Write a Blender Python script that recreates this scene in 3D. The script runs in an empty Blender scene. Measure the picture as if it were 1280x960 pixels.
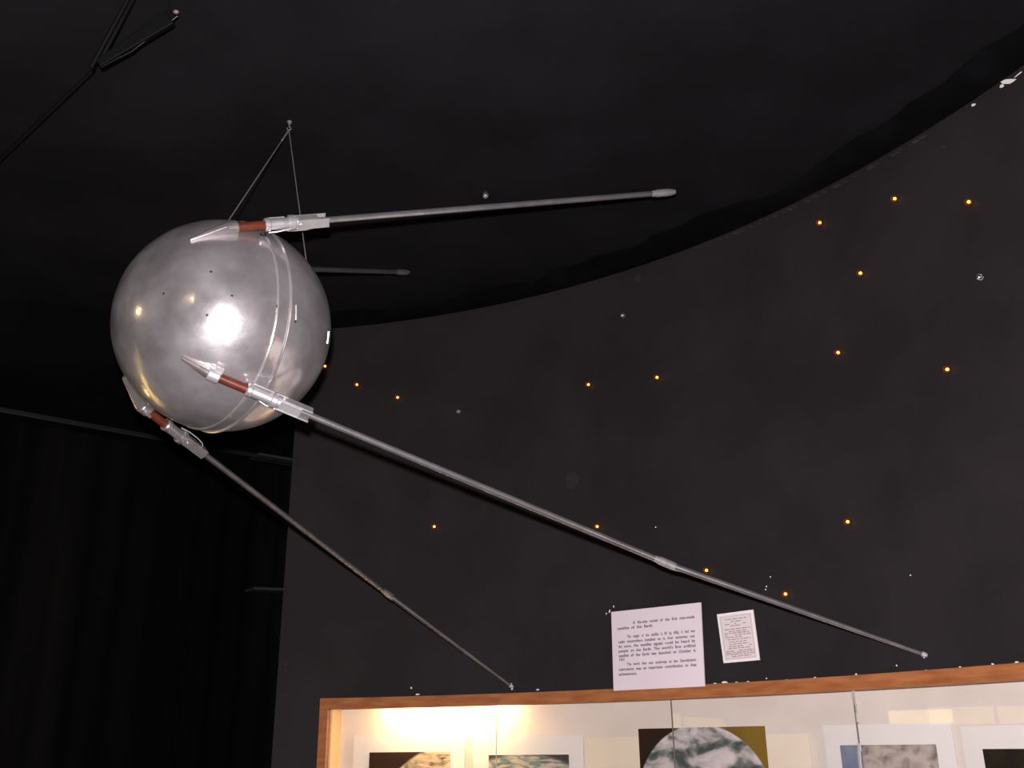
import bpy, bmesh, math, random
from mathutils import Vector, Matrix, noise
random.seed(7)
SC = bpy.context.scene
COL = SC.collection
SC.view_settings.view_transform = 'Standard'
SC.view_settings.look = 'None'
EYE = 1.60
V = Vector

# ------------------------------------------------------------------ camera frame
FPX = 1230.0
PITCH, ROLL = math.radians(20.3), math.radians(-0.6)
CF = V((0, math.cos(PITCH), math.sin(PITCH)))
_X = V((1, 0, 0)); _U = V((0, -math.sin(PITCH), math.cos(PITCH)))
CX = _X*math.cos(ROLL) + _U*math.sin(ROLL)
CU = -_X*math.sin(ROLL) + _U*math.cos(ROLL)
CAM = V((0, 0, EYE))

def ray(px, py):
    return CF*FPX + CX*(px-640) - CU*(py-480)
def at_depth(px, py, z):
    return CAM + ray(px, py)*(z/FPX)
def cam2w(c):
    return CAM + CX*c[0] - CU*c[1] + CF*c[2]
def dir2w(c):
    return CX*c[0] - CU*c[1] + CF*c[2]

# ------------------------------------------------------------------ place constants
H_CEIL = EYE + 1.95
WC = V((-1.46, 1.1767, 0)); WR = 3.2965          # the curved wall is one circular arc
CASE_TOP = EYE + 0.207
RAIL = 0.046
CASE_BOT = 0.80
CASE_D = 0.13

def on_wall(px, py, off=0.0):
    d = ray(px, py); r = WR + off
    o = CAM - WC
    a = d.x*d.x + d.y*d.y; b = 2*(o.x*d.x + o.y*d.y); c = o.x*o.x + o.y*o.y - r*r
    t = (-b + math.sqrt(b*b - 4*a*c))/(2*a)
    return CAM + d*t
def on_ceiling(px, py, dz=0.0):
    d = ray(px, py); return CAM + d*((H_CEIL - dz - EYE)/d.z)
def on_plane(px, py, p0, n):
    d = ray(px, py); return CAM + d*((p0 - CAM).dot(n)/d.dot(n))
def ang(p):
    return math.atan2(p.y-WC.y, p.x-WC.x)
def arc(a, r, z):
    return V((WC.x + r*math.cos(a), WC.y + r*math.sin(a), z))
def wall_n(p):                                    # points into the room
    return V((WC.x-p.x, WC.y-p.y, 0)).normalized()

# ------------------------------------------------------------------ materials
def mat(name):
    m = bpy.data.materials.new(name); m.use_nodes = True
    return m, m.node_tree.nodes, m.node_tree.links, m.node_tree.nodes['Principled BSDF']
def setp(b, color=None, rough=None, metal=None, spec=None):
    if color is not None: b.inputs['Base Color'].default_value = (*color, 1)
    if rough is not None: b.inputs['Roughness'].default_value = rough
    if metal is not None: b.inputs['Metallic'].default_value = metal
    if spec is not None: b.inputs['Specular IOR Level'].default_value = spec
def ramp(n, stops):
    r = n.new('ShaderNodeValToRGB'); e = r.color_ramp.elements
    while len(e) < len(stops): e.new(0.5)
    for k, (p, c) in enumerate(stops):
        e[k].position = p; e[k].color = (*c, 1)
    return r
def noisy(name, c1, c2, scale, rough=.6, metal=0, spec=.5, stretch=None, bump=0, bscale=None, detail=4, lo=.35, hi=.65, coord='Object'):
    m, n, l, b = mat(name); setp(b, c1, rough, metal, spec)
    tc = n.new('ShaderNodeTexCoord'); src = tc.outputs[coord]
    if stretch:
        mp = n.new('ShaderNodeMapping'); mp.inputs['Scale'].default_value = stretch
        l.new(src, mp.inputs['Vector']); src = mp.outputs['Vector']
    nz = n.new('ShaderNodeTexNoise'); nz.inputs['Scale'].default_value = scale; nz.inputs['Detail'].default_value = detail
    l.new(src, nz.inputs['Vector'])
    r = ramp(n, [(lo, c1), (hi, c2)]); l.new(nz.outputs['Fac'], r.inputs['Fac']); l.new(r.outputs['Color'], b.inputs['Base Color'])
    if bump:
        n2 = n.new('ShaderNodeTexNoise'); n2.inputs['Scale'].default_value = bscale or scale*3; n2.inputs['Detail'].default_value = 3
        l.new(src, n2.inputs['Vector'])
        bp = n.new('ShaderNodeBump'); bp.inputs['Strength'].default_value = bump; bp.inputs['Distance'].default_value = .01
        l.new(n2.outputs['Fac'], bp.inputs['Height']); l.new(bp.outputs['Normal'], b.inputs['Normal'])
    return m
def plain(name, c, rough=.5, metal=0, spec=.5):
    m, n, l, b = mat(name); setp(b, c, rough, metal, spec); return m
def emit(name, c, s):
    m, n, l, b = mat(name); setp(b, (0, 0, 0), .5)
    b.inputs['Emission Color'].default_value = (*c, 1); b.inputs['Emission Strength'].default_value = s; return m

M_wall = noisy('wall_black_paint', (.0160, .0132, .0144), (.0215, .0180, .0194), 3.0, .62, 0, .22, bump=.10, bscale=180)
M_ceil = noisy('ceiling_black', (.0062, .0060, .0068), (.0102, .0098, .0112), 2.2, .8, 0, .12, bump=.12, bscale=60)
M_cove = noisy('cove_shade_black', (.0036, .0034, .0038), (.0085, .0085, .0105), 5.0, .9, 0, .05, lo=.5, hi=.8)  # near-black colour carries the shade where ceiling meets wall
M_floor = noisy('floor_dark', (.010, .009, .009), (.018, .016, .015), 4, .6, 0, .3)
M_room = plain('room_black', (.010, .009, .010), .8, 0, .1)
M_curtain = noisy('curtain_black', (.0042, .0038, .0037), (.0130, .0125, .0118), 2.6, .9, 0, .03, stretch=(1, 1, .06), lo=.45, hi=.8)
M_wood = noisy('frame_wood', (.32, .103, .034), (.44, .165, .060), 9, .42, 0, .4, stretch=(1, 1, 5), bump=.05, bscale=30)
M_beige = noisy('case_back_linen', (.70, .605, .55), (.76, .665, .605), 6, .85, 0, .1)
M_side = plain('case_side', (.72, .52, .30), .7, 0, .2)
M_mat = noisy('photo_mat', (.80, .73, .71), (.84, .77, .75), 5, .8, 0, .15)
M_mat2 = noisy('photo_mat_reflection', (.80, .67, .54), (.84, .71, .58), 5, .8, 0, .15)  # mat tinted yellower to stand in for a warm reflection in the glass
M_card = noisy('sign_card', (.80, .69, .74), (.83, .72, .77), 5, .7, 0, .2)
M_card2 = noisy('small_card', (.80, .69, .70), (.82, .71, .72), 5, .7, 0, .2)
M_cardw = plain('card_white_edge', (.92, .88, .88), .7, 0, .2)
M_ink = plain('ink', (.035, .022, .06), .8, 0, .1)
M_ink2 = plain('ink_pale', (.34, .25, .24), .8, 0, .1)
M_chip = plain('bare_plaster', (.80, .76, .72), .8, 0, .2)
M_chipd = plain('bare_plaster_dim', (.30, .26, .25), .8, 0, .2)
M_bakelite = noisy('insulator_brown', (.085, .016, .008), (.130, .028, .013), 40, .38, 0, .45)
M_alu = noisy('antenna_aluminium', (.60, .58, .60), (.74, .72, .73), 25, .36, .72, .5, bump=.05, bscale=60)
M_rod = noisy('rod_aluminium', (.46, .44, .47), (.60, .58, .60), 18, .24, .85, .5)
M_rod2 = noisy('rod_aluminium_shaded', (.22, .20, .20), (.30, .28, .28), 18, .36, .8, .5)  # darker copy of the rod metal: dimmer light on two antennas put into colour
M_brk = noisy('bracket_aluminium', (.58, .55, .56), (.72, .69, .70), 20, .40, .60, .5)
M_fair = noisy('fairing_aluminium', (.40, .36, .36), (.52, .47, .48), 20, .30, .80, .5)
M_alu2 = noisy('antenna_aluminium_shaded', (.34, .31, .32), (.46, .43, .44), 25, .36, .75, .5)  # same antenna metal darkened for light falloff on the lower and far antennas
M_steel = plain('wire_steel', (.30, .27, .27), .45, .5)
M_dark = plain('dark_gap', (.015, .013, .013), .5)
M_blackmetal = plain('black_metal', (.0035, .0035, .0038), .6, 0, .08)
M_gloss = plain('black_gloss', (.004, .004, .005), .25, 0, .4)
M_socket = plain('bulb_socket', (.02, .018, .018), .5)
M_fil = emit('filament', (1.0, .58, .20), 10)
M_filoff = plain('filament_off', (.25, .2, .15), .4, .8)
M_tube = emit('tube_lamp', (1.0, .78, .34), 75)
M_grey = plain('grey_rail', (.05, .048, .048), .7)

def glass_thin(name, tint, gl, rough=.02, em=None):
    m, n, l, b = mat(name); out = n['Material Output']; n.remove(b)
    t = n.new('ShaderNodeBsdfTransparent'); t.inputs['Color'].default_value = (*tint, 1)
    g = n.new('ShaderNodeBsdfGlossy'); g.inputs['Roughness'].default_value = rough
    lw = n.new('ShaderNodeLayerWeight'); lw.inputs['Blend'].default_value = .5
    pw = n.new('ShaderNodeMath'); pw.operation = 'POWER'; pw.inputs[1].default_value = 5; l.new(lw.outputs['Facing'], pw.inputs[0])
    f0 = ((gl-1)/(gl+1))**2; fr = n.new('ShaderNodeMath'); fr.operation = 'MULTIPLY_ADD'; fr.inputs[1].default_value = 1-f0; fr.inputs[2].default_value = f0
    l.new(pw.outputs[0], fr.inputs[0])
    mx = n.new('ShaderNodeMixShader'); l.new(fr.outputs[0], mx.inputs[0]); l.new(t.outputs[0], mx.inputs[1]); l.new(g.outputs[0], mx.inputs[2])
    last = mx
    if em:
        e = n.new('ShaderNodeEmission'); e.inputs['Color'].default_value = (*em[0], 1); e.inputs['Strength'].default_value = em[1]
        ad = n.new('ShaderNodeAddShader'); l.new(mx.outputs[0], ad.inputs[0]); l.new(e.outputs[0], ad.inputs[1]); last = ad
    l.new(last.outputs[0], out.inputs['Surface'])
    return m
M_pane = glass_thin('pane_glass', (.97, .98, .97), 1.45)
M_paneedge = plain('pane_edge', (.16, .13, .12), .4)
M_edgebright = plain('pane_edge_bright', (.9, .9, .92), .2, .6)
M_bulbon = glass_thin('bulb_amber', (.75, .36, .14), 1.7, .20, ((1.0, .24, .05), .07))
M_bulboff = noisy('bulb_painted_glints', (.02, .018, .018), (.85, .80, .78), 210, .15, .5, .8, lo=.46, hi=.60)  # sparkles of light on the unlit glass painted as bright speckles

# the polished shell: dull brushed lobe, a sharper one over it, blotches and hand marks
def shell_mat():
    m, n, l, b = mat('shell_aluminium')
    tc = n.new('ShaderNodeTexCoord')
    nz = n.new('ShaderNodeTexNoise'); nz.inputs['Scale'].default_value = 6.5; nz.inputs['Detail'].default_value = 7; nz.inputs['Roughness'].default_value = .62
    l.new(tc.outputs['Object'], nz.inputs['Vector'])
    r = ramp(n, [(.30, (.34, .315, .32)), (.52, (.51, .480, .495)), (.72, (.68, .64, .665))])
    l.new(nz.outputs['Fac'], r.inputs['Fac']); l.new(r.outputs['Color'], b.inputs['Base Color'])
    nr = n.new('ShaderNodeTexNoise'); nr.inputs['Scale'].default_value = 14; nr.inputs['Detail'].default_value = 6
    l.new(tc.outputs['Object'], nr.inputs['Vector'])
    mr = n.new('ShaderNodeMapRange'); mr.inputs['From Min'].default_value = .3; mr.inputs['From Max'].default_value = .7
    mr.inputs['To Min'].default_value = .31; mr.inputs['To Max'].default_value = .46
    l.new(nr.outputs['Fac'], mr.inputs['Value']); l.new(mr.outputs[0], b.inputs['Roughness'])
    b.inputs['Metallic'].default_value = .55
    nb = n.new('ShaderNodeTexNoise'); nb.inputs['Scale'].default_value = 10; nb.inputs['Detail'].default_value = 7
    l.new(tc.outputs['Object'], nb.inputs['Vector'])
    bp = n.new('ShaderNodeBump'); bp.inputs['Strength'].default_value = .17; bp.inputs['Distance'].default_value = .012
    l.new(nb.outputs['Fac'], bp.inputs['Height']); l.new(bp.outputs['Normal'], b.inputs['Normal'])
    g = n.new('ShaderNodeBsdfGlossy'); g.inputs['Color'].default_value = (.86, .82, .82, 1); l.new(bp.outputs['Normal'], g.inputs['Normal'])
    m2 = n.new('ShaderNodeMapRange'); m2.inputs['From Min'].default_value = .3; m2.inputs['From Max'].default_value = .7
    m2.inputs['To Min'].default_value = .075; m2.inputs['To Max'].default_value = .25
    l.new(nr.outputs['Fac'], m2.inputs['Value']); l.new(m2.outputs[0], g.inputs['Roughness'])
    mx = n.new('ShaderNodeMixShader'); mx.inputs[0].default_value = .44
    l.new(b.outputs[0], mx.inputs[1]); l.new(g.outputs[0], mx.inputs[2]); l.new(mx.outputs[0], n['Material Output'].inputs['Surface'])
    return m
M_shell = shell_mat()

# printed photographs (uv: u right, v up, top edge v=1)
def photo_mat(name, kind, asp):
    m, n, l, b = mat(name); setp(b, (.1, .1, .1), .35, 0, .3)
    tc = n.new('ShaderNodeTexCoord'); uv = tc.outputs['UV']
    def nz(scale, detail=6, dist=0.0, stretch=(1, 1, 1), rot=0):
        mp = n.new('ShaderNodeMapping'); mp.inputs['Scale'].default_value = stretch; mp.inputs['Rotation'].default_value = (0, 0, rot); l.new(uv, mp.inputs['Vector'])
        t = n.new('ShaderNodeTexNoise'); t.inputs['Scale'].default_value = scale; t.inputs['Detail'].default_value = detail; t.inputs['Distortion'].default_value = dist
        l.new(mp.outputs[0], t.inputs['Vector']); return t.outputs['Fac']
    def disc(cx, cy, rad, asp, soft=.004):
        mp = n.new('ShaderNodeMapping'); mp.inputs['Location'].default_value = (-cx, -cy*asp, 0); mp.inputs['Scale'].default_value = (1, asp, 0); l.new(uv, mp.inputs['Vector'])
        ln = n.new('ShaderNodeVectorMath'); ln.operation = 'LENGTH'; l.new(mp.outputs[0], ln.inputs[0])
        mr = n.new('ShaderNodeMapRange'); mr.inputs['From Min'].default_value = rad-soft; mr.inputs['From Max'].default_value = rad+soft
        mr.inputs['To Min'].default_value = 1; mr.inputs['To Max'].default_value = 0; l.new(ln.outputs['Value'], mr.inputs['Value']); return mr.outputs[0]
    def mix(fac, a, c):
        x = n.new('ShaderNodeMix'); x.data_type = 'RGBA'
        l.new(fac, x.inputs[0])
        for s, i in ((a, 6), (c, 7)):
            if isinstance(s, tuple): x.inputs[i].default_value = (*s, 1)
            else: l.new(s, x.inputs[i])
        return x.outputs[2]
    def cr(fac, stops):
        r = ramp(n, stops); l.new(fac, r.inputs['Fac']); return r.outputs['Color']
    def split(axis, p, w):
        sp = n.new('ShaderNodeSeparateXYZ'); l.new(uv, sp.inputs[0])
        mr = n.new('ShaderNodeMapRange'); mr.inputs['From Min'].default_value = p-w; mr.inputs['From Max'].default_value = p+w; l.new(sp.outputs[axis], mr.inputs['Value']); return mr.outputs[0]
    if kind == 'globe':
        land = cr(nz(5.5, 15, .35, (1, 1.5, 1), -.7), [(.36, (.07, .085, .085)), (.445, (.20, .21, .20)), (.50, (.46, .41, .40)), (.60, (.64, .56, .56)), (.75, (.74, .65, .64))])
        bg = mix(split(0, .62, .25), (.028, .014, .010), (.22, .13, .022))
        c = mix(disc(.5, (asp-.512)/asp, .532, asp), bg, land)
    elif kind == 'limb':
        land = cr(nz(4, 8, 1.2, (1, 2.2, 1), .5), [(.30, (.06, .055, .05)), (.42, (.40, .30, .20)), (.52, (.66, .47, .32)), (.8, (.72, .56, .42))])
        c = mix(disc(1.158, (asp-1.096)/asp, 1.2, asp, .012), (.040, .020, .012), land)
    elif kind == 'swirl':
        land = cr(nz(3.2, 8, 1.5, (1, 3.0, 1), .55), [(.32, (.10, .12, .12)), (.44, (.22, .27, .26)), (.54, (.55, .45, .36)), (.75, (.68, .54, .44))])
        c = mix(disc(.435, (asp-1.60)/asp, 1.6, asp, .02), (.06, .05, .05), land)
    elif kind == 'cloud':
        cl = cr(nz(6.5, 12, .6), [(.32, (.18, .14, .15)), (.45, (.36, .29, .26)), (.55, (.47, .39, .35)), (.75, (.55, .47, .44))])
        bl = cr(nz(3, 5), [(.3, (.13, .17, .27)), (.7, (.25, .28, .36))])
        c = mix(split(0, .24, .012), bl, cl)
    else:
        c = cr(nz(3, 6), [(.35, (.012, .009, .010)), (.7, (.030, .020, .012))])
    l.new(c, b.inputs['Base Color'])
    return m

# ------------------------------------------------------------------ mesh helpers
def finish(name, bm, m, parent=None, smooth=None, origin=None, bevel=None):
    bmesh.ops.recalc_face_normals(bm, faces=bm.faces)
    if parent is not None:
        q = parent
        off = V((0, 0, 0))
        while q is not None: off += q.location; q = q.parent
    else:
        off = V(origin) if origin is not None else V((0, 0, 0))
    for v in bm.verts: v.co -= off
    me = bpy.data.meshes.new(name); bm.to_mesh(me); bm.free()
    for k in (m if isinstance(m, (list, tuple)) else [m]): me.materials.append(k)
    o = bpy.data.objects.new(name, me); COL.objects.link(o)
    if parent is not None: o.parent = parent
    else: o.location = off
    if smooth:
        for p in me.polygons: p.use_smooth = True
        try: me.set_sharp_from_angle(angle=math.radians(smooth))
        except Exception: pass
    if bevel:
        md = o.modifiers.new('bevel', 'BEVEL'); md.width = bevel; md.segments = 2; md.limit_method = 'ANGLE'
    return o
def tag(o, label, cat, group=None):
    o['label'] = label; o['category'] = cat
    if group: o['group'] = group
    return o
def empty(name, loc, label, cat, group=None):
    o = bpy.data.objects.new(name, None); COL.objects.link(o); o.location = loc; o.empty_display_size = .05
    return tag(o, label, cat, group)
def struct(o):
    o['kind'] = 'structure'; return o

def basis(d):
    d = d.normalized(); a = V((0, 0, 1)) if abs(d.z) < .9 else V((1, 0, 0))
    x = d.cross(a).normalized(); return x, d.cross(x)
def tube(bm, pts, rad, seg=16, cap=True):
    """swept tube through pts; rad is a number or a list"""
    n = len(pts); rr = rad if isinstance(rad, (list, tuple)) else [rad]*n
    x, y = basis(pts[1]-pts[0]); rings = []
    for i, p in enumerate(pts):
        t = (pts[min(i+1, n-1)] - pts[max(i-1, 0)]).normalized()
        x = (x - t*x.dot(t)).normalized(); y = t.cross(x)
        rings.append([bm.verts.new(p + (x*math.cos(2*math.pi*k/seg) + y*math.sin(2*math.pi*k/seg))*rr[i]) for k in range(seg)])
    for a, b in zip(rings, rings[1:]):
        for k in range(seg): bm.faces.new((a[k], a[(k+1) % seg], b[(k+1) % seg], b[k]))
    if cap: bm.faces.new(rings[0][::-1]); bm.faces.new(rings[-1])
def lathe(bm, o, d, prof, seg=24, cap=True):
    """prof: (along, radius) about the axis o + d*along"""
    d = d.normalized(); x, y = basis(d); rings = []
    for s, r in prof:
        rings.append([bm.verts.new(o + d*s + (x*math.cos(2*math.pi*k/seg) + y*math.sin(2*math.pi*k/seg))*r) for k in range(seg)])
    for a, b in zip(rings, rings[1:]):
        for k in range(seg): bm.faces.new((a[k], a[(k+1) % seg], b[(k+1) % seg], b[k]))
    if cap: bm.faces.new(rings[0][::-1]); bm.faces.new(rings[-1])
def hexa(bm, c):
    """box from 8 corners: 0-3 one face in order, 4-7 the opposite face"""
    v = [bm.verts.new(p) for p in c]
    for f in ((3, 2, 1, 0), (4, 5, 6, 7), (0, 1, 5, 4), (1, 2, 6, 5), (2, 3, 7, 6), (3, 0, 4, 7)): bm.faces.new([v[i] for i in f])
def box(bm, c, ax, ay, az, hx, hy, hz):
    hexa(bm, [c + ax*sx*hx + ay*sy*hy + az*sz*hz for sz in (-1, 1) for sx, sy in ((-1, -1), (1, -1), (1, 1), (-1, 1))])
def loft(bm, secs, cap=True):
    rings = [[bm.verts.new(p) for p in s] for s in secs]; k = len(rings[0])
    for a, b in zip(rings, rings[1:]):
        for i in range(k): bm.faces.new((a[i], a[(i+1) % k], b[(i+1) % k], b[i]))
    if cap: bm.faces.new(rings[0][::-1]); bm.faces.new(rings[-1])
def arcblock(bm, a0, a1, r0, r1, z0, z1, n=48):
    secs = []
    for i in range(n+1):
        a = a0 + (a1-a0)*i/n
        secs.append([arc(a, r0, z0), arc(a, r1, z0), arc(a, r1, z1), arc(a, r0, z1)])
    loft(bm, secs)
def wbox(bm, x0, x1, y0, y1, z0, z1):
    hexa(bm, [V((x0, y0, z0)), V((x1, y0, z0)), V((x1, y1, z0)), V((x0, y1, z0)), V((x0, y0, z1)), V((x1, y0, z1)), V((x1, y1, z1)), V((x0, y1, z1))])
def N(): return bmesh.new()

# ------------------------------------------------------------------ the room
A_L = ang(on_wall(357, 700))            # free left edge of the curved partition
A_C0 = ang(on_wall(400, 900))           # left edge of the display case
A_C1 = math.radians(6)                  # right end of the case, outside the picture
A_R = math.radians(-42)                 # right end of the partition
TH = 0.20
bm = N()
wbox(bm, -6.5, 5, -4, 9, -.1, 0); struct(finish('floor', bm, M_floor))
bm = N(); wbox(bm, -6.5, 5, -4, 9, H_CEIL, H_CEIL+.1); struct(finish('ceiling', bm, M_ceil))
for nm, q in (('wall_left', (-6.6, -6.5, -4, 9)), ('wall_right', (5, 5.1, -4, 9)), ('wall_rear', (-6.5, 5, -4.1, -4)), ('wall_far', (-6.5, 5, 9, 9.1))):
    bm = N(); wbox(bm, *q, 0, H_CEIL); struct(finish(nm, bm, M_room))
bm = N()
arcblock(bm, A_L, A_C0, WR, WR+TH, 0, CASE_TOP, 6)
arcblock(bm, A_L, A_R, WR, WR+TH, CASE_TOP, H_CEIL-.001, 110)
arcblock(bm, A_C0, A_C1, WR, WR+TH, 0, CASE_BOT, 60)
arcblock(bm, A_C1, A_R, WR, WR+TH, 0, CASE_TOP, 40)
wall = struct(finish('wall_back', bm, M_wall, smooth=30))
# flaked paint along the case and at the top right corner, faint scuffs: surface marks of the wall
bm = N()
def chip(px, py, w, h, rot=0, lift=.002):
    p = on_wall(px, py, -lift); p.z = min(p.z, H_CEIL-.034); nrm = wall_n(p); t = V((0, 0, 1)).cross(nrm) * -1; t = t.normalized(); up = V((0, 0, 1))
    k = random.randint(6, 8); s = (p-CAM).dot(CF)/FPX
    vs = []
    for i in range(k):
        a = 2*math.pi*i/k; rr = random.uniform(.65, 1.1)
        ex, ey = math.cos(a)*w*.5*rr, math.sin(a)*h*.5*rr
        c, sn = math.cos(rot), math.sin(rot)
        vs.append(bm.verts.new(p + (t*(ex*c-ey*sn) + up*(ex*sn+ey*c))*s*1.1))
    bm.faces.new(vs)
for q in [(1256, 79, 22, 7, .55), (1248, 87, 9, 5, .6), (1270, 78, 14, 2, -.1), (1213, 112, 9, 4, .3), (640, 861, 3, 4, 0), (639, 855, 2, 2, 0),
          (522, 868, 6, 2, .05), (672, 862, 5, 2, .05), (894, 855, 6, 3, .1), (906, 853, 9, 4, .1), (921, 853, 4, 2, .1), (935, 852, 4, 2, .1),
          (984, 850, 5, 2, .1), (1019, 847, 4, 2, .1), (1065, 846, 4, 3, .1), (1070, 844, 4, 4, 0), (1158, 838, 6, 2, .1), (1166, 838, 5, 2.5, .1), (1176, 837, 4, 2, .1),
          (1121, 832, 2.5, 2.5, 0), (1200, 834, 5, 2, .1), (1241, 830, 4, 2, .1), (1271, 828, 6, 2.5, .1), (958, 848, 2, 2, 0),
          (762, 764, 2, 4, .4), (767, 758, 2, 3, .2), (758, 767, 2, 2, 0), (958, 733, 2, 2, 0), (963, 721, 2, 2, 0), (957, 737, 3, 1.5, .4), (514, 860, 2.5, 2.5, 0),
          (1138, 719, 2, 2, 0), (1155, 822, 2, 2, 0)]:
    chip(*q)
finish('flaked_paint', bm, M_chip, wall)
bm = N()
for q in [(1116, 193, 9, 2, .2), (1180, 184, 10, 1.5, .5), (357, 830, 3, 2.5, 0), (357, 838, 3, 2.5, 0), (357, 869, 3, 2.5, 0)]:
    chip(*q)
for i in range(46):
    a = random.uniform(0, 1); px = 900 + 260*a
    xs = [900, 1000, 1100, 1160]; ys = [290, 247, 195, 157]
    for j in range(3):
        if xs[j] <= px <= xs[j+1]: yy = ys[j] + (ys[j+1]-ys[j])*(px-xs[j])/(xs[j+1]-xs[j])
    chip(px, yy+3.5, random.uniform(5, 13), 1.0, .5)
finish('dusty_edge', bm, plain('dust', (.045, .042, .042), .9, 0, .1), wall)
def scuff_mat(k):
    m, n, l, b = mat('scuff_%s' % k); setp(b, (.03, .027, .028), .8, 0, .1); return m
bm = N()
for q in [(715, 600, 22, 22), (797, 347, 12, 12), (1083, 172, 8, 8)]: chip(*q, 0, .0012)
finish('scuff', bm, plain('scuff', (.027, .024, .026), .8, 0, .15), wall)
# uneven black strip added as the band of shade along the wall top
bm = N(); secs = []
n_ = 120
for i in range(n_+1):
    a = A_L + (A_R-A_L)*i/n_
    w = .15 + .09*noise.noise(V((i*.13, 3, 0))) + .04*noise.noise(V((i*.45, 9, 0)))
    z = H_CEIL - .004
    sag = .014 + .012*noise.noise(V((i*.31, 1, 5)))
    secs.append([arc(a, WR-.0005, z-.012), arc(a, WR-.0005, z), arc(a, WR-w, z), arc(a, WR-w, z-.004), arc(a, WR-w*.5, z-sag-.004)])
loft(bm, secs); struct(finish('shade_strip_1', bm, M_cove, smooth=50))

# curtain far behind, at the left
c0 = on_ceiling(30, 515); c1 = on_ceiling(357, 574)
cd = (c1-c0); cd.z = 0; L01 = cd.length; cd.normalize(); cn = V((cd.y, -cd.x, 0))
bm = N()
s0, s1 = -2.2, L01 + 2.4
nn = 420; rows = [0.02, 1.2, 2.3, H_CEIL-.035]
grid = []
for i in range(nn+1):
    s = s0 + (s1-s0)*i/nn
    amp = .016 + .014*noise.noise(V((s*.9, 0, 2)))
    off = amp*math.sin(s*2*math.pi/.21 + 2.2*noise.noise(V((s*1.3, 4, 0)))) + .05*noise.noise(V((s*1.8, 7, 1)))
    grid.append([bm.verts.new(V((c0.x, c0.y, 0)) + cd*s + cn*(off*(1.15 - .35*k/3) - .12) + V((0, 0, rows[k]))) for k in range(4)])
for a, b in zip(grid, grid[1:]):
    for k in range(3): bm.faces.new((a[k], b[k], b[k+1], a[k+1]))
cur = finish('curtain', bm, M_curtain, smooth=80, origin=c0 - V((0, 0, H_CEIL)))
tag(cur, 'long black pleated curtain hanging behind the sphere at lower left', 'curtain')
bm = N()
tube(bm, [V((c0.x, c0.y, H_CEIL-.02)) + cd*s + cn*.0 for s in (s0, s0+1, s1-1, s1)], .012, 10)
box(bm, V((c0.x, c0.y, H_CEIL-.009)) + cd*((s0+s1)/2), cd, cn, V((0, 0, 1)), (s1-s0)/2, .012, .009)
tag(finish('curtain_rail', bm, plain('rail_dull', (.004, .0037, .0037), .6), smooth=40, origin=c0), 'thin dull rail along the ceiling carrying the black curtain', 'curtain rail')
# pale batten seen past the free edge of the curved wall
pm = V((c0.x, c0.y, 0)) - cn*.0
def on_cur(px, py, d): return on_plane(px, py, V((c0.x, c0.y, 0)) + cn*d, cn)
for (xa, ya, xb, yb, lab) in [(312, 737, 372, 739, 'pale horizontal batten on the curtain left of the curved wall edge, lower of two'),
                              (318, 570, 372, 579, 'pale horizontal batten under the ceiling left of the curved wall edge, upper of two')]:
    a = on_cur(xa, ya, .0); b = on_cur(xb, yb, .0)
    bm = N(); d = (b-a); Ld = d.length; d.normalize(); up = cn.cross(d)
    box(bm, (a+b)/2, d, cn, up, Ld/2, .07, .008)
    tag(finish('wall_batten', bm, M_grey, origin=(a+b)/2), lab, 'batten', 'pale battens behind the wall edge')

# ------------------------------------------------------------------ display case
case = empty('display_case', arc((A_C0+A_C1)/2, WR, CASE_BOT), 'curved wood framed display case set into the black wall, lit inside', 'display case')
aw = .040/WR
bm = N(); arcblock(bm, A_C0, A_C1, WR-.014, WR+.02, CASE_TOP-RAIL, CASE_TOP, 80)
finish('frame_rail', bm, M_wood, case, bevel=.002)
bm = N(); arcblock(bm, A_C0, A_C1, WR-.014, WR+.02, CASE_BOT, CASE_BOT+RAIL, 80)
finish('frame_rail', bm, M_wood, case, bevel=.002)
bm = N(); arcblock(bm, A_C0, A_C0-aw, WR-.013, WR+.02, CASE_BOT+RAIL, CASE_TOP-RAIL, 3)
finish('frame_stile', bm, M_wood, case, bevel=.002)
bm = N(); arcblock(bm, A_C1+aw, A_C1, WR-.013, WR+.02, CASE_BOT+RAIL, CASE_TOP-RAIL, 3)
finish('frame_stile', bm, M_wood, case, bevel=.002)
bm = N(); arcblock(bm, A_C0, A_C1, WR+CASE_D, WR+CASE_D+.015, CASE_BOT, CASE_TOP, 80)
finish('back_panel', bm, M_beige, case, smooth=30)
for a0, a1 in ((A_C0, A_C0-.014), (A_C1+.014, A_C1)):
    bm = N(); arcblock(bm, a0, a1, WR+.02, WR+CASE_D, CASE_BOT, CASE_TOP, 2)
    finish('side_panel', bm, M_side, case)
bm = N(); arcblock(bm, A_C0, A_C1, WR+.02, WR+CASE_D, CASE_TOP-.012, CASE_TOP, 80)
finish('top_panel', bm, M_mat, case)
bm = N(); arcblock(bm, A_C0, A_C1, WR+.02, WR+CASE_D, CASE_BOT, CASE_BOT+.012, 80)
finish('bottom_panel', bm, M_mat, case)

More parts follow.
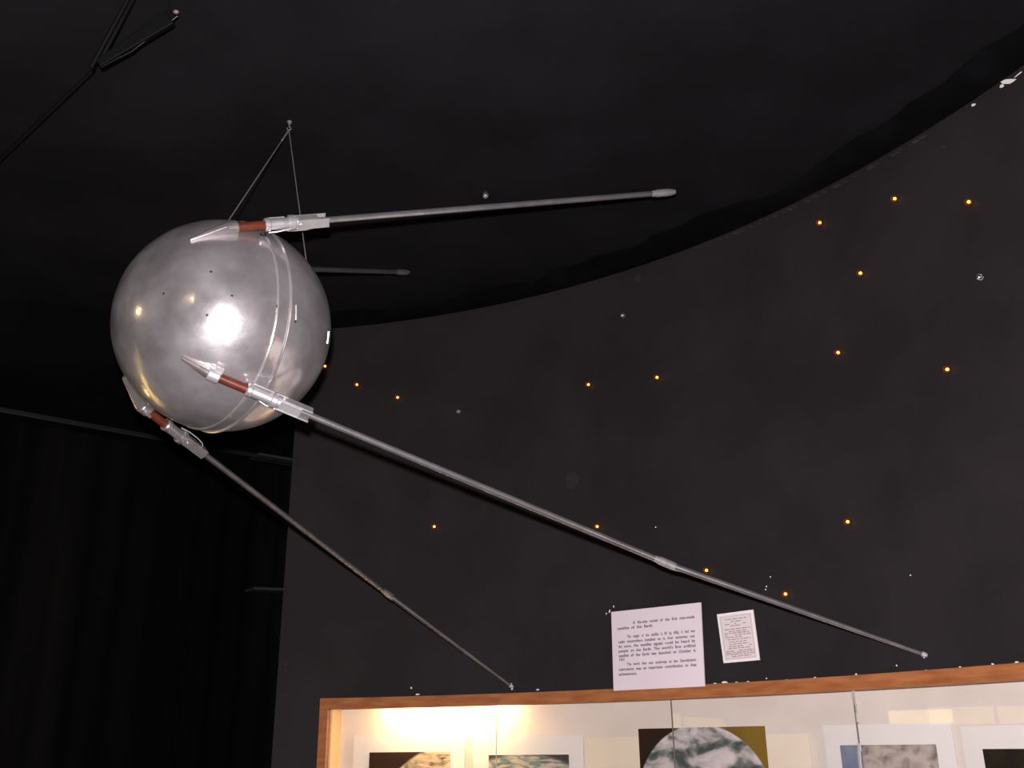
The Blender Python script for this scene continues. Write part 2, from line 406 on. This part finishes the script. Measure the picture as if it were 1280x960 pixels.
# tube lamp hidden behind the top rail
ta, tb = ang(on_wall(478, 885, .06)), ang(on_wall(632, 885, .06))
tl = empty('tube_lamp', arc((ta+tb)/2, WR+.060, CASE_TOP-.012), 'glowing warm tube lamp behind the case top rail at left', 'lamp')
zt = CASE_TOP-.030
p0, p1 = arc(ta, WR+.062, zt), arc(tb, WR+.062, zt); d = (p1-p0).normalized()
bm = N(); lathe(bm, p0, d, [(0, .008), (.003, .011), ((p1-p0).length-.003, .011), ((p1-p0).length, .008)], 16)
finish('glass_tube', bm, M_tube, tl, smooth=40)
for p, s in ((p0, -1), (p1, 1)):
    bm = N(); lathe(bm, p, d*s, [(0, .011), (.018, .011), (.02, .008)], 16); box(bm, p + d*s*.01 + V((0, 0, .011)), d, d.cross(V((0, 0, 1))), V((0, 0, 1)), .008, .009, .0068)
    finish('lamp_holder', bm, M_cardw, tl, smooth=40)

# photographs and their mats on the back panel
MATP = {}
def quad_on_case(pxs, off, th, m, name, parent=None, uv=False, drop=None):
    """flat card against the back panel: pxs = (left, right, top-left y, top-right y); drop = height in m"""
    xl, xr, yl, yr = pxs
    a = on_wall(xl, yl, CASE_D-off); b = on_wall(xr, yr, CASE_D-off)
    if uv:
        pp, pn = MATP['q']; a = on_plane(xl, yl, pp + pn*.0012, pn); b = on_plane(xr, yr, pp + pn*.0012, pn)
    t = (b-a); t.z = 0; w = t.length; t.normalize(); nrm = V((t.y, -t.x, 0))
    zt = (a.z+b.z)/2
    MATP['asp'] = drop/w
    if not uv: MATP['q'] = (a + nrm*th, nrm)
    sag = WR - math.sqrt(max(WR*WR - w*w/4, 0))
    a = a + nrm*0; c = [V((a.x, a.y, zt-drop)), V((b.x, b.y, zt-drop)), V((b.x, b.y, zt)), V((a.x, a.y, zt))]
    bm = N(); hexa(bm, [p + nrm*th for p in c] + c)
    bm.faces.ensure_lookup_table()
    if uv:
        ul = bm.loops.layers.uv.new('UVMap')
        for f in bm.faces:
            for lp in f.loops:
                lp[ul].uv = ((lp.vert.co - c[0]).dot(t)/w, (lp.vert.co.z - c[0].z)/drop)
    return bm, (c[0]+c[1])/2
pics = [
 ((443, 581, 918.5, 918), (462, 563, 940, 940), 'limb', 'leftmost photo in the case, dark sky over a tan planet edge'),
 ((592, 729, 920, 921), (611, 711, 943, 944), 'swirl', 'second photo from left, swirling teal and cream planet edge'),
 ((731, 1011, 922, 916.5), (798, 956, 911, 907.5), 'globe', 'large photo of a round cloudy globe in the middle of the case'),
 ((1029, 1189, 906, 904), (1050, 1170, 931, 931), 'cloud', 'grey cloud photo with a blue left strip, right of the globe'),
 ((1200, 1400, 904, 908), (1228, 1370, 934, 938), 'dark', 'rightmost photo in the case, nearly black'),
]
for k, (mq, pq, kind, lab) in enumerate(pics):
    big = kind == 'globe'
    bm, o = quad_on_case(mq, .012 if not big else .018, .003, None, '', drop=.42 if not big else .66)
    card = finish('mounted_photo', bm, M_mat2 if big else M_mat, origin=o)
    tag(card, lab + (' on a white mat' if not big else ''), 'photo', 'photos mounted in the display case')
    bm, o = quad_on_case(pq, .0165 if not big else .0225, .0015, None, '', uv=True, drop=.26 if not big else .47)
    finish('photo_print', bm, photo_mat('photo_' + kind, kind, MATP['asp']), card)

# glass panes (flat sheets butted edge to edge behind the frame)
joints = [411, 620, 840, 1070]
angs = [ang(on_wall(x, 900, .024)) for x in joints] + [math.radians(14), A_C1+aw]
plabs = ['leftmost glass pane of the display case, over the tube lamp', 'second glass pane of the case, its joint runs over the globe photo',
         'glass pane of the case between the globe photo and the cloud photo', 'glass pane of the case right of the chipped joint', 'last glass pane of the case outside right']
for k in range(5):
    a0, a1 = angs[k]-.0004, angs[k+1]+.0004
    bm = N(); P = [arc(a0, WR+.0255, CASE_BOT+.02), arc(a1, WR+.0255, CASE_BOT+.02), arc(a1, WR+.0255, CASE_TOP-.03), arc(a0, WR+.0255, CASE_TOP-.03)]
    bm.faces.new([bm.verts.new(p) for p in P])
    g = finish('glass_pane', bm, M_pane, case)
    if k == 2: gchip = g
    if k < 4:
        bm = N(); c = arc(angs[k+1], WR+.0255, (CASE_BOT+CASE_TOP)/2); nrm = wall_n(c); t = V((nrm.y, -nrm.x, 0))
        w = (.0006, .0012, .0012, .002)[k]
        box(bm, c, t, nrm, V((0, 0, 1)), w, .003, (CASE_TOP-CASE_BOT)/2-.03)
        e = finish('pane_edge', bm, (plain('pane_edge_pale', (.62, .52, .40), .5), M_paneedge, M_paneedge, M_paneedge)[k], g)
        e['label'] = 'polished vertical edge of the pane'
# bright chips along the damaged joint
for part_ in ([(1067, 868, 4, 9), (1069, 876, 3, 9), (1071, 886, 2.5, 11), (1071.5, 897, 2, 11)], [(1074, 934, 3.5, 9), (1074, 943, 3, 10), (1075, 954, 3, 14)]):
    bm = N()
    for (x, y, w, h) in part_:
        p = on_wall(x, y, .019); nrm = wall_n(p); t = V((nrm.y, -nrm.x, 0)); s = 3.4/FPX
        box(bm, p, t, nrm, V((0, 0, 1)), w*s/2, .002, h*s/2)
    finish('chipped_edge', bm, M_edgebright, gchip)

# ------------------------------------------------------------------ lettering
def glyphs(text):
    cu = bpy.data.curves.new('t', 'FONT'); cu.body = text; cu.size = 1.0; cu.resolution_u = 2; cu.offset = .02
    o = bpy.data.objects.new('t', cu); COL.objects.link(o)
    dg = bpy.context.evaluated_depsgraph_get(); ev = o.evaluated_get(dg); me = ev.to_mesh()
    vs = [(v.co.x, v.co.y) for v in me.vertices]; fs = [tuple(p.vertices) for p in me.polygons]
    ev.to_mesh_clear(); bpy.data.objects.remove(o); bpy.data.curves.remove(cu)
    w = max(v[0] for v in vs) if vs else 0
    return vs, fs, w
def board(pxq, off, th):
    """rigid card near the wall; corners TL, TR, BR, BL in the picture"""
    cx = sum(p[0] for p in pxq)/4; cy = sum(p[1] for p in pxq)/4
    p0 = on_wall(cx, cy, -off); nrm = wall_n(p0)
    return [on_plane(x, y, p0, nrm) for x, y in pxq], nrm
def bil(c, u, v):       # u right, v down
    return c[0]*(1-u)*(1-v) + c[1]*u*(1-v) + c[2]*u*v + c[3]*(1-u)*v

c, nrm = board([(764, 765), (876, 753), (881, 858), (767, 863.5)], .030, .004)
bm = N(); hexa(bm, [p - nrm*.005 for p in c] + c)
sign = tag(finish('text_sign', bm, M_card, origin=(c[2]+c[3])/2), 'large pinkish white text card standing on the case frame', 'sign')
lines = [(.25, .925, .182, 'A life-size model of the first man-made'), (.068, .475, .240, 'satellite of the Earth.'),
         (.178, .925, .352, 'The weight of the satellite is 83 kg 600g. It had two'), (.073, .925, .412, 'radio transmitters installed on it, four antennas out.'),
         (.073, .925, .470, 'As soon, the satellite signals could be heard by'), (.073, .925, .528, "people on the Earth. The world's first artificial"),
         (.073, .925, .587, 'satellite of the Earth was launched on October 4,'), (.073, .145, .637, '1957.'),
         (.165, .925, .697, 'The work that was underway at the Gasodynamic'), (.068, .925, .757, 'Laboratory was an important contribution to that'), (.068, .272, .817, 'achievement.')]
AS = (c[0]-c[3]).length/(c[0]-c[1]).length
blocks = {'title_text': lines[:2], 'paragraph_text': lines[2:8], 'closing_text': lines[8:]}
for bname, u0, u1, v0, s in [(bn, *ln) for bn, lns in blocks.items() for ln in lns]:
    if s == blocks[bname][0][3]: bm = N()
    words = [glyphs(w) for w in s.split(' ')]
    size = .050; sx = size*AS*.86
    tot = sum(w[2] for w in words)*sx; gap = (u1-u0-tot)/max(1, len(words)-1)
    if len(words) > 1 or s[0] in 'a1':
        gap = .024; sx *= min(1.45, (u1-u0-gap*(len(words)-1))/tot); tot = sum(w[2] for w in words)*sx; gap = (u1-u0-tot)/max(1, len(words)-1)
    if gap < .006 and len(words) > 1: sx *= (u1-u0-.011*(len(words)-1))/tot; gap = .011
    u = u0
    for vs, fs, w in words:
        bv = [bm.verts.new(bil(c, u + x*sx, v0 - y*size) + nrm*.0006) for x, y in vs]
        for f in fs:
            try: bm.faces.new([bv[i] for i in f])
            except ValueError: pass
        u += w*sx + gap
    if s == blocks[bname][-1][3]: finish(bname, bm, M_ink, sign)['label'] = 'lines of small dark typewritten text'

c, nrm = board([(896, 768), (941, 762), (949.5, 825), (904.5, 829)], .012, .004)
bm = N(); hexa(bm, [p - nrm*.005 for p in c] + c)
card = tag(finish('text_card', bm, M_cardw, origin=(c[2]+c[3])/2), 'small tilted white caption card with thin border, right of the large text card', 'sign')
bm = N(); bm.faces.new([bm.verts.new(bil(c, u, v) + nrm*.0006) for u, v in ((.055, .05), (.945, .05), (.945, .955), (.055, .955))])
f_ = finish('card_face', bm, M_card2, card)
bm = N()
for (u0, v0, u1, v1) in [(.085, .075, .915, .082), (.085, .918, .915, .926), (.085, .075, .097, .926), (.903, .075, .915, .926)]:
    bm.faces.new([bm.verts.new(bil(c, u, v) + nrm*.0010) for u, v in ((u0, v0), (u1, v0), (u1, v1), (u0, v1))])
finish('border', bm, plain('border_ink', (.50, .38, .36), .8), card)
bm = N()
rows = [(.135, .2, .8), (.185, .36, .66), (.235, .2, .8), (.27, .33, .62), (.34, .15, .88), (.385, .2, .75), (.42, .14, .86), (.46, .14, .88), (.50, .16, .62),
        (.545, .2, .84), (.595, .24, .72), (.64, .24, .78), (.685, .22, .86), (.725, .2, .84), (.775, .13, .90), (.81, .12, .9), (.845, .12, .9), (.885, .26, .8)]
for v0, u0, u1 in rows:          # the print is too small to read: word-length strokes
    u = u0
    while u < u1 - .02:
        w = min(random.uniform(.05, .16), u1-u)
        if random.random() < .9:
            bm.faces.new([bm.verts.new(bil(c, a, b) + nrm*.0010) for a, b in ((u, v0-.008), (u+w, v0-.008), (u+w, v0+.008), (u, v0+.008))])
        u += w + .025
finish('fine_print', bm, M_ink2, card)

# ------------------------------------------------------------------ star bulbs
def bulb(p, nrm, lit, lab, name='star_bulb', scale=1.0, grp=None):
    r = .0112*scale
    x, y = basis(nrm)
    root = empty(name, p, lab, 'bulb', grp)
    bm = N(); lathe(bm, p, nrm, [(-.002, .0075*scale), (.006*scale, .0075*scale), (.007*scale, .0055*scale)], 14); finish('socket', bm, M_socket, root, smooth=40)
    bm = N(); prof = [(.005*scale, .004*scale)]
    for k in range(1, 10):
        t = math.pi*(.14 + .86*k/9.0); prof.append((.015*scale - r*math.cos(t)*1.15, max(r*math.sin(t), .0003)))
    lathe(bm, p, nrm, prof, 16); finish('glass_globe', bm, M_bulbon if lit else M_bulboff, root, smooth=60)
    bm = N()
    fr = .0050*scale if lit else .0016*scale
    prof = [(.014*scale - fr*math.cos(math.pi*k/8), max(fr*math.sin(math.pi*k/8), .0002)) for k in range(9)]
    lathe(bm, p + V((0, 0, 1)).cross(nrm)*.0022*scale, nrm, prof, 12); finish('filament', bm, M_fil if lit else M_filoff, root, smooth=60)
    return root
stars = [
 (407, 459, 1, 'glowing orange star bulb peeking out at the right edge of the silver sphere'),
 (447, 482, 1, 'glowing orange star bulb, middle of the row of three right of the sphere'),
 (498, 498, 1, 'glowing orange star bulb, right end of the row of three beside the sphere'),
 (737, 482, 1, 'glowing orange star bulb, left one of the pair in the middle of the wall'),
 (823, 473, 1, 'glowing orange star bulb, right one of the pair in the middle of the wall'),
 (1027, 280, 1, 'glowing orange star bulb under the ceiling line, leftmost of the top three'),
 (1121, 250, 1, 'glowing orange star bulb, middle one of the top three at right'),
 (1214, 254, 1, 'glowing orange star bulb, rightmost of the top three near the picture edge'),
 (1078, 343, 1, 'glowing orange star bulb level with the unlit bulb at far right'),
 (1050, 442, 1, 'glowing orange star bulb at mid height on the right, left of another lit one'),
 (1187, 463, 1, 'glowing orange star bulb straight below the unlit bulb at far right'),
 (1062, 653, 1, 'glowing orange star bulb alone at lower right, high above the long antenna tip'),
 (544, 659, 1, 'glowing orange star bulb alone between the two long lower antennas'),
 (748, 659, 1, 'glowing orange star bulb touching the front antenna before its sleeve'),
 (885, 713.5, 1, 'glowing orange star bulb touching the front antenna just past its sleeve'),
 (984, 743, 1, 'glowing orange star bulb above the outer section of the front antenna, near the small card'),
 (575, 516, 0, 'unlit clear star bulb right of the row of three beside the sphere'),
 (781, 396, 0, 'unlit clear star bulb high on the wall under the tip of the top antenna'),
 (1229, 348, 0, 'unlit clear star bulb near the right picture edge'),
]
for x, y, lit, lab in stars:
    p = on_wall(x, y); bulb(p, wall_n(p), lit, lab, grp='star bulbs on the black wall')
p = on_wall(820, 659); bulb(p, wall_n(p), 1, 'tiny faint orange star bulb between the front antenna and the pair above', scale=.25, grp='star bulbs on the black wall')
bulb(on_ceiling(607, 240), V((0, 0, -1)), 0, 'unlit clear star bulb on the ceiling just above the top antenna', grp='star bulbs on the ceiling')

# ------------------------------------------------------------------ the satellite
R = .29
SCAM = V((-.7930, -.1590, 2.7092)); S = cam2w(SCAM)
th_, ps_, ph_, al_, rho_ = 0.81551114, 0.188419, 2.18661509, 0.44007468, 0.33764654
ac = V((math.cos(ps_)*math.cos(th_), math.sin(ps_), math.cos(ps_)*math.sin(th_)))
e1 = ac.cross(V((0, 1, 0))).normalized(); e2 = ac.cross(e1)
AX = dir2w(ac).normalized()               # from the nose of the satellite to its tail
sat = empty('satellite_model', S, 'polished silver sphere satellite model with four swept antennas, hanging from the ceiling', 'satellite model')
# shell
bm = N(); nlat = 96; prof = [(-R*math.cos(math.pi*k/nlat), max(R*math.sin(math.pi*k/nlat), .0002)) for k in range(nlat+1)]
lathe(bm, S, AX, prof, 128); finish('shell', bm, M_shell, sat, smooth=60)
# flange belt where the two half shells are bolted together
BC = -.004
bm = N(); h = .019
def rs(s): return math.sqrt(R*R - s*s)
prof = [(BC-h-.004, rs(BC-h-.004)-.002), (BC-h-.003, rs(BC-h)+.0020), (BC-h, rs(BC-h)+.0036), (BC-h+.003, rs(BC-h)+.0020), (BC-h+.004, rs(BC-h)+.0006),
        (BC, R+.0006), (BC+h-.004, rs(BC+h)+.0008), (BC+h-.003, rs(BC+h)+.0035), (BC+h, rs(BC+h)+.0060), (BC+h+.003, rs(BC+h)+.0040), (BC+h+.004, rs(BC+h)-.002)]
lathe(bm, S, AX, prof, 160, cap=False); finish('seam_belt', bm, M_shell, sat, smooth=40)
def on_sphere(px, py, r=R):
    d = ray(px, py).normalized(); o = CAM - S; b = o.dot(d); c_ = o.dot(o) - r*r; disc = b*b - c_
    if disc < 0:
        q = CAM + d*(-b); return S + (q-S).normalized()*r
    return CAM + d*(-b - math.sqrt(disc))
for x, y in [(264, 340), (290, 370), (259, 394), (346, 383), (337, 431), (205, 367), (369, 402)]:
    p = on_sphere(x, y); nn_ = (p-S).normalized()
    bm = N(); lathe(bm, p, nn_, [(-.002, .0032), (.0012, .0032), (.002, .002)], 12); finish('screw', bm, M_dark, sat, smooth=40)
a_, b_ = on_sphere(370, 381), on_sphere(370, 400); mid = (a_+b_)/2; nn_ = (mid-S).normalized(); t_ = (a_-b_).normalized()
bm = N(); box(bm, mid, t_, nn_.cross(t_), nn_, (a_-b_).length/2, .0013, .0025); finish('latch', bm, M_brk, sat, bevel=.001)
a_, b_ = on_sphere(411, 414, R), on_sphere(409, 430, R); mid = (a_+b_)/2; nn_ = (mid-S).normalized(); t_ = (a_-b_).normalized()
bm = N(); box(bm, mid, t_, nn_.cross(t_), nn_, (a_-b_).length/2, .003, .003); finish('latch', bm, M_brk, sat, bevel=.001)

TB, TR_, L1 = -.11480436, .12728774, 1.27395137
px_base = {0: (297, 284), 1: (274, 472), 2: (185, 514), 3: None}
px_spl = {0: (817, 242), 1: (821, 699), 2: (480, 739), 3: (497, 340)}
tips = {1: on_wall(1156, 818.5, -.012), 2: on_wall(639.5, 858, -.012)}
bzero = None
labs = {0: 'upper front antenna, ends at its sleeve', 1: 'long front antenna reaching the wall at lower right', 2: 'lower left antenna reaching the wall above the case', 3: 'far antenna mostly hidden behind the sphere'}
for k in range(4):
    ph = ph_ + k*math.pi/2
    radc = e1*math.cos(ph) + e2*math.sin(ph)
    Pc = SCAM + radc*rho_; uc = ac*math.cos(al_) + radc*math.sin(al_)
    zA = (Pc + uc*TB).z; zS = (Pc + uc*L1).z
    A = at_depth(*px_base[k], zA) if px_base[k] else cam2w(Pc + uc*TB)
    E = at_depth(*px_spl[k], zS)
    u = (E-A); LEN = u.length; u.normalize()
    rad = (A-S); rad = (rad - u*rad.dot(u)).normalized(); side = rad.cross(u)
    def P(x, y=0, z=0): return A + u*x + side*y + rad*z
    def surf(x, y, lift=0):           # shell surface under (x, y)
        q = P(x, y, 0) - S; b = q.dot(rad); cc = q.dot(q) - R*R; dd = b*b - cc
        return -b + math.sqrt(dd) + lift if dd > 0 else None
    # rod: the antenna's own mesh, with its parts below it
    bm = N(); tube(bm, [P(.185), P(.30), P(.8), P(LEN)], [.0085, .0088, .0092, .0094], 18)
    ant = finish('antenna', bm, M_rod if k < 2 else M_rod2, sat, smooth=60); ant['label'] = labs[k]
    # mounting bracket: pointed fairing lying on the shell, ending in a clamp
    bm = N(); secs = []; BL = (.122, .098, .135, .12)[k]
    for i in range(9):
        t = i/8.0; x = -.002 - BL*t
        w = .0170*(1-t) + .0075*t
        zs = surf(x, 0); zs = -.02 if zs is None else zs
        ztip = (surf(-.002-BL, 0) or -.02) + .009
        top = .0145 + (ztip - .0145)*max(0, (t-.26)/.74)
        zb = (surf(x, w) or zs) - .006
        secs.append([P(x, -w, zb), P(x, w, zb), P(x, w*.8, top-.004), P(x, w*.25, top), P(x, -w*.25, top), P(x, -w*.8, top-.004)])
    loft(bm, secs)
    finish('bracket', bm, M_fair, ant, bevel=.0015)
    bm = N()
    lathe(bm, P(-.030), u, [(0, .0155), (.002, .0172), (.028, .0172), (.030, .0155)], 20)
    zs = surf(-.015, 0) or -.03
    box(bm, P(-.015, 0, (zs-.004)/2), u, side, rad, .012, .011, abs(zs)/2+.003)
    box(bm, P(-.008, .019, .002), u, side, rad, .010, .008, .004)
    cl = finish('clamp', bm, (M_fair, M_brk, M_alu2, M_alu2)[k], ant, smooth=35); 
    bm = N(); lathe(bm, P(0), u, [(-.004, .0122), (.076, .0122)], 22); ins = finish('insulator', bm, M_bakelite, ant, smooth=40); ins['label'] = 'reddish brown insulator rod'
    bm = N(); lathe(bm, P(.072), u, [(0, .0155), (.003, .0178), (.012, .0178), (.015, .0155), (.066, .0155), (.068, .0215), (.080, .0215), (.083, .017), (.090, .017)], 24)
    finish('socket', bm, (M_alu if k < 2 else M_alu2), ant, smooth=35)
    # clevis: a channel of base plate and two cheeks holding the rod end
    bm = N()
    box(bm, P(.203, 0, -.0125), u, side, rad, .047, .0150, .0022)
    box(bm, P(.203, .0145, .000), u, side, rad, .045, .0022, .0135)
    box(bm, P(.203, -.0145, .000), u, side, rad, .045, .0022, .0135)
    box(bm, P(.190, 0, .0115), u, side, rad, .030, .0125, .002)
    lathe(bm, P(.168, -.021, 0), side, [(0, .005), (.042, .005)], 12)
    finish('clevis', bm, (M_alu if k < 2 else M_alu2), ant, bevel=.001)
    # spring leaves along the socket and a bonding wire below the clevis
    bm = N()
    box(bm, P(.108, .0235, .004), u, side, rad, .026, .0018, .004)
    box(bm, P(.160, .0235, .004), u, side, rad, .016, .0016, .003)
    box(bm, P(.133, .0200, .004), u, side, rad, .004, .0045, .003)
    finish('spring_leaf', bm, (M_alu if k < 2 else M_alu2), ant, bevel=.0008)
    bm = N(); tube(bm, [P(.080, -.012, -.017), P(.10, -.020, -.012), P(.135, -.024, -.004), P(.160, -.022, .0), P(.170, -.016, .002)], .0022, 8); finish('spring_hook', bm, (M_alu if k < 2 else M_alu2), ant, smooth=60)
    bm = N(); tube(bm, [P(.122, .0, -.020), P(.15, .0, -.0245), P(.19, .002, -.0255), P(.215, .003, -.0225), P(.226, .003, -.015)], .0017, 8); finish('bonding_wire', bm, M_brk, ant, smooth=60)
    bm = N(); zs = surf(.064, 0) or -.035
    lathe(bm, P(.068, -.004, zs-.004), rad, [(0, .009), (.006, .009), (.008, .005), (max(-zs-.006, .012), .005)], 12)
    finish('standoff', bm, M_dark, ant, smooth=40)
    # joint sleeve at the end of the inner section
    bm = N(); lathe(bm, P(LEN), u, [(-.012, .0095), (0, .0105), (.015, .0128), (.060, .0128), (.080, .0112), (.092, .0085)], 18); finish('joint_sleeve', bm, (M_alu if k < 2 else M_alu2), ant, smooth=50)
    if k in tips:
        q0 = P(LEN+.06); q1 = tips[k]; dlt = q1-q0
        pts = []; rr = []
        for i in range(13):
            t = i/12; b0 = q0 + u*dlt.length*t; pts.append(q0 + dlt*t); rr.append(.0098 - .0038*t)
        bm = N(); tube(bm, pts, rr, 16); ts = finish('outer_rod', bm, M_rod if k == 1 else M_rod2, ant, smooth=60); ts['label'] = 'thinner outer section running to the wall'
        bm = N(); dn = dlt.normalized(); lathe(bm, q1 - dn*.010, dn, [(0, .0075), (.006, .0085), (.016, .006)], 12); finish('end_fitting', bm, M_edgebright, ant, smooth=40)
    if bzero is None: bzero = A

# hanging wires and their hook
HK = on_ceiling(362, 152)
hook = empty('ceiling_hook', HK, 'small steel hook in the ceiling above the sphere', 'hook')
bm = N(); lathe(bm, HK, V((0, 0, -1)), [(-.001, .008), (.003, .008), (.005, .004), (.012, .003)], 14); finish('base_plate', bm, M_steel, hook, smooth=40)
HB = HK - V((0, 0, .035))
bm = N(); tube(bm, [HK - V((0, 0, .008)), HK - V((0, 0, .018))] + [HB + V((.006*math.sin(a), 0, .006*math.cos(a)+.008)) for a in [i*math.pi/8 for i in range(0, 14)]], .0018, 8); finish('hook_loop', bm, M_steel, hook, smooth=60)
HB = HB + V((0, 0, .002))
for (x, y, lab) in [(285, 277, 'left thin steel wire from the ceiling hook to the top of the sphere'), (384, 327, 'right thin steel wire from the ceiling hook down behind the top antenna')]:
    d = ray(x, y).normalized(); q = CAM + d*((S-CAM).dot(d) + .03); q = S + (q-S).normalized()*(R-.002)
    bm = N(); tube(bm, [HB, HB.lerp(q, .3), HB.lerp(q, .7), q], .0017, 8)
    if x < 300: tube(bm, [HB.lerp(q, .01), HB.lerp(q, .13)], .0032, 8)
    tag(finish('suspension_wire', bm, M_steel, smooth=60, origin=HB), lab, 'wire', 'wires carrying the satellite')

# ------------------------------------------------------------------ black bracket hanging at the top left corner
Z1 = 2.62
rb = empty('hanging_bracket', at_depth(118, 84, Z1), 'black two armed bracket hanging near the ceiling in the top left corner', 'bracket')
def D(x, y, z=Z1): return at_depth(x, y, z)
def flat_bar(bm, a, b, wa, wb, th):
    d = (b-a).normalized(); n_ = CF; n_ = (n_ - d*n_.dot(d)).normalized(); s = d.cross(n_)
    loft(bm, [[p + s*w + n_*th, p - s*w + n_*th, p - s*w - n_*th, p + s*w - n_*th] for p, w in ((a, wa), (b, wb))])
bm = N(); flat_bar(bm, D(124, 80), D(213, 22), .011, .021, .010); finish('wide_arm', bm, M_blackmetal, rb, bevel=.003)
bm = N(); tube(bm, [D(126, 84), D(165, 64), D(222, 20)], .0028, 8); finish('edge_rod', bm, M_gloss, rb, smooth=60)
for (xa, ya, xb, yb) in [(114, 84, 166, -12), (124, 78, 170, -8)]:
    e_ = on_ceiling(xb + (xb-xa)*.22, yb + (yb-ya)*.22, .0)
    bm = N(); tube(bm, [D(xa, ya), D(xb, yb), e_], .0062, 10); finish('narrow_arm', bm, M_blackmetal, rb, smooth=60)
bm = N(); bmesh.ops.create_icosphere(bm, subdivisions=2, radius=.007, matrix=Matrix.Translation(D(220, 15)) @ Matrix.Diagonal((1.2, 1, .8, 1))); e = finish('end_bolt', bm, plain('bolt_pink', (.22, .15, .14), .4, .3), rb, smooth=60); e['label'] = 'pale shiny end bolt'
bm = N(); tube(bm, [D(213, 14), D(209, -8), on_ceiling(207, -40)], .0022, 8); finish('hanger_wire', bm, M_blackmetal, rb, smooth=60)
bm = N(); tube(bm, [D(118, 84), D(70, 130, 2.72), D(0, 197, 2.95), on_ceiling(-90, 268)], .0024, 8)
cb = finish('cable', bm, M_blackmetal, smooth=60, origin=D(118, 84)); tag(cb, 'thin black cable running down left from the hanging bracket', 'cable')

# ------------------------------------------------------------------ light
def light(name, kind, loc, energy, color, size=.02):
    li = bpy.data.lights.new(name, kind); li.energy = energy; li.color = color
    if kind == 'POINT': li.shadow_soft_size = size
    o = bpy.data.objects.new(name, li); COL.objects.link(o); o.location = loc; return o
light('camera_flash', 'POINT', CAM + CU*.085 - CX*.012 - CF*.02, 530, (1.0, .935, .955), .016)

def mirror(px, py):
    p = on_sphere(px, py); n_ = (p-S).normalized(); d = (p-CAM).normalized()
    return p, d - n_*2*d.dot(n_)

light('room_lamp', 'POINT', V((-3.84, 1.55, 2.95)), 9, (1.0, .72, .38), .07)
light('room_lamp', 'POINT', V((-1.85, -1.55, 3.03)), 10, (1.0, .70, .42), .09)
# light of the lit cases that run on round the room at the left, outside the picture
def strip(a, b, h, L, c):
    a, b = V(a), V(b); li = bpy.data.lights.new('case_strip_light', 'AREA'); li.shape = 'RECTANGLE'; d = b-a
    li.size = d.length; li.size_y = h; li.energy = 1.5*L*math.pi*d.length*h; li.color = c
    o = bpy.data.objects.new('case_strip_light', li); COL.objects.link(o); o.location = (a+b)/2
    d.normalize(); zz = V((d.y, -d.x, 0)).normalized()
    if zz.dot(V((S.x, S.y, 0)) - (a+b)/2) < 0: zz = -zz
    z_ = -zz; y_ = V((0, 0, 1)); x_ = y_.cross(z_); mm = Matrix((x_, y_, z_)).transposed().to_4x4(); mm.translation = (a+b)/2; o.matrix_world = mm
YW = (1.0, .66, .20)
strip((-4.6, 2.35, 1.76), (-3.45, 2.65, 1.76), .05, 1.6, YW)
strip((-3.42, 2.66, 1.76), (-2.80, 3.08, 1.76), .07, 2.0, YW)
strip((-3.0, 3.98, 1.775), (-3.0, 4.40, 1.775), .085, 5.5, (1.0, .72, .28))
strip((-2.78, 3.1, 1.76), (-2.42, 3.58, 1.76), .10, 2.6, YW)
strip((-2.40, 3.6, 1.76), (-2.28, 3.95, 1.76), .10, 2.6, YW)

w = bpy.data.worlds.new('world'); SC.world = w; w.use_nodes = True
w.node_tree.nodes['Background'].inputs[0].default_value = (.5, .48, .5, 1); w.node_tree.nodes['Background'].inputs[1].default_value = .004

cam = bpy.data.cameras.new('camera'); co = bpy.data.objects.new('camera', cam); COL.objects.link(co)
cam.sensor_width = 36; cam.lens = 36*FPX/1280; cam.clip_start = .02
mw = Matrix((CX, CU, -CF)).transposed().to_4x4(); mw.translation = CAM; co.matrix_world = mw
SC.camera = co
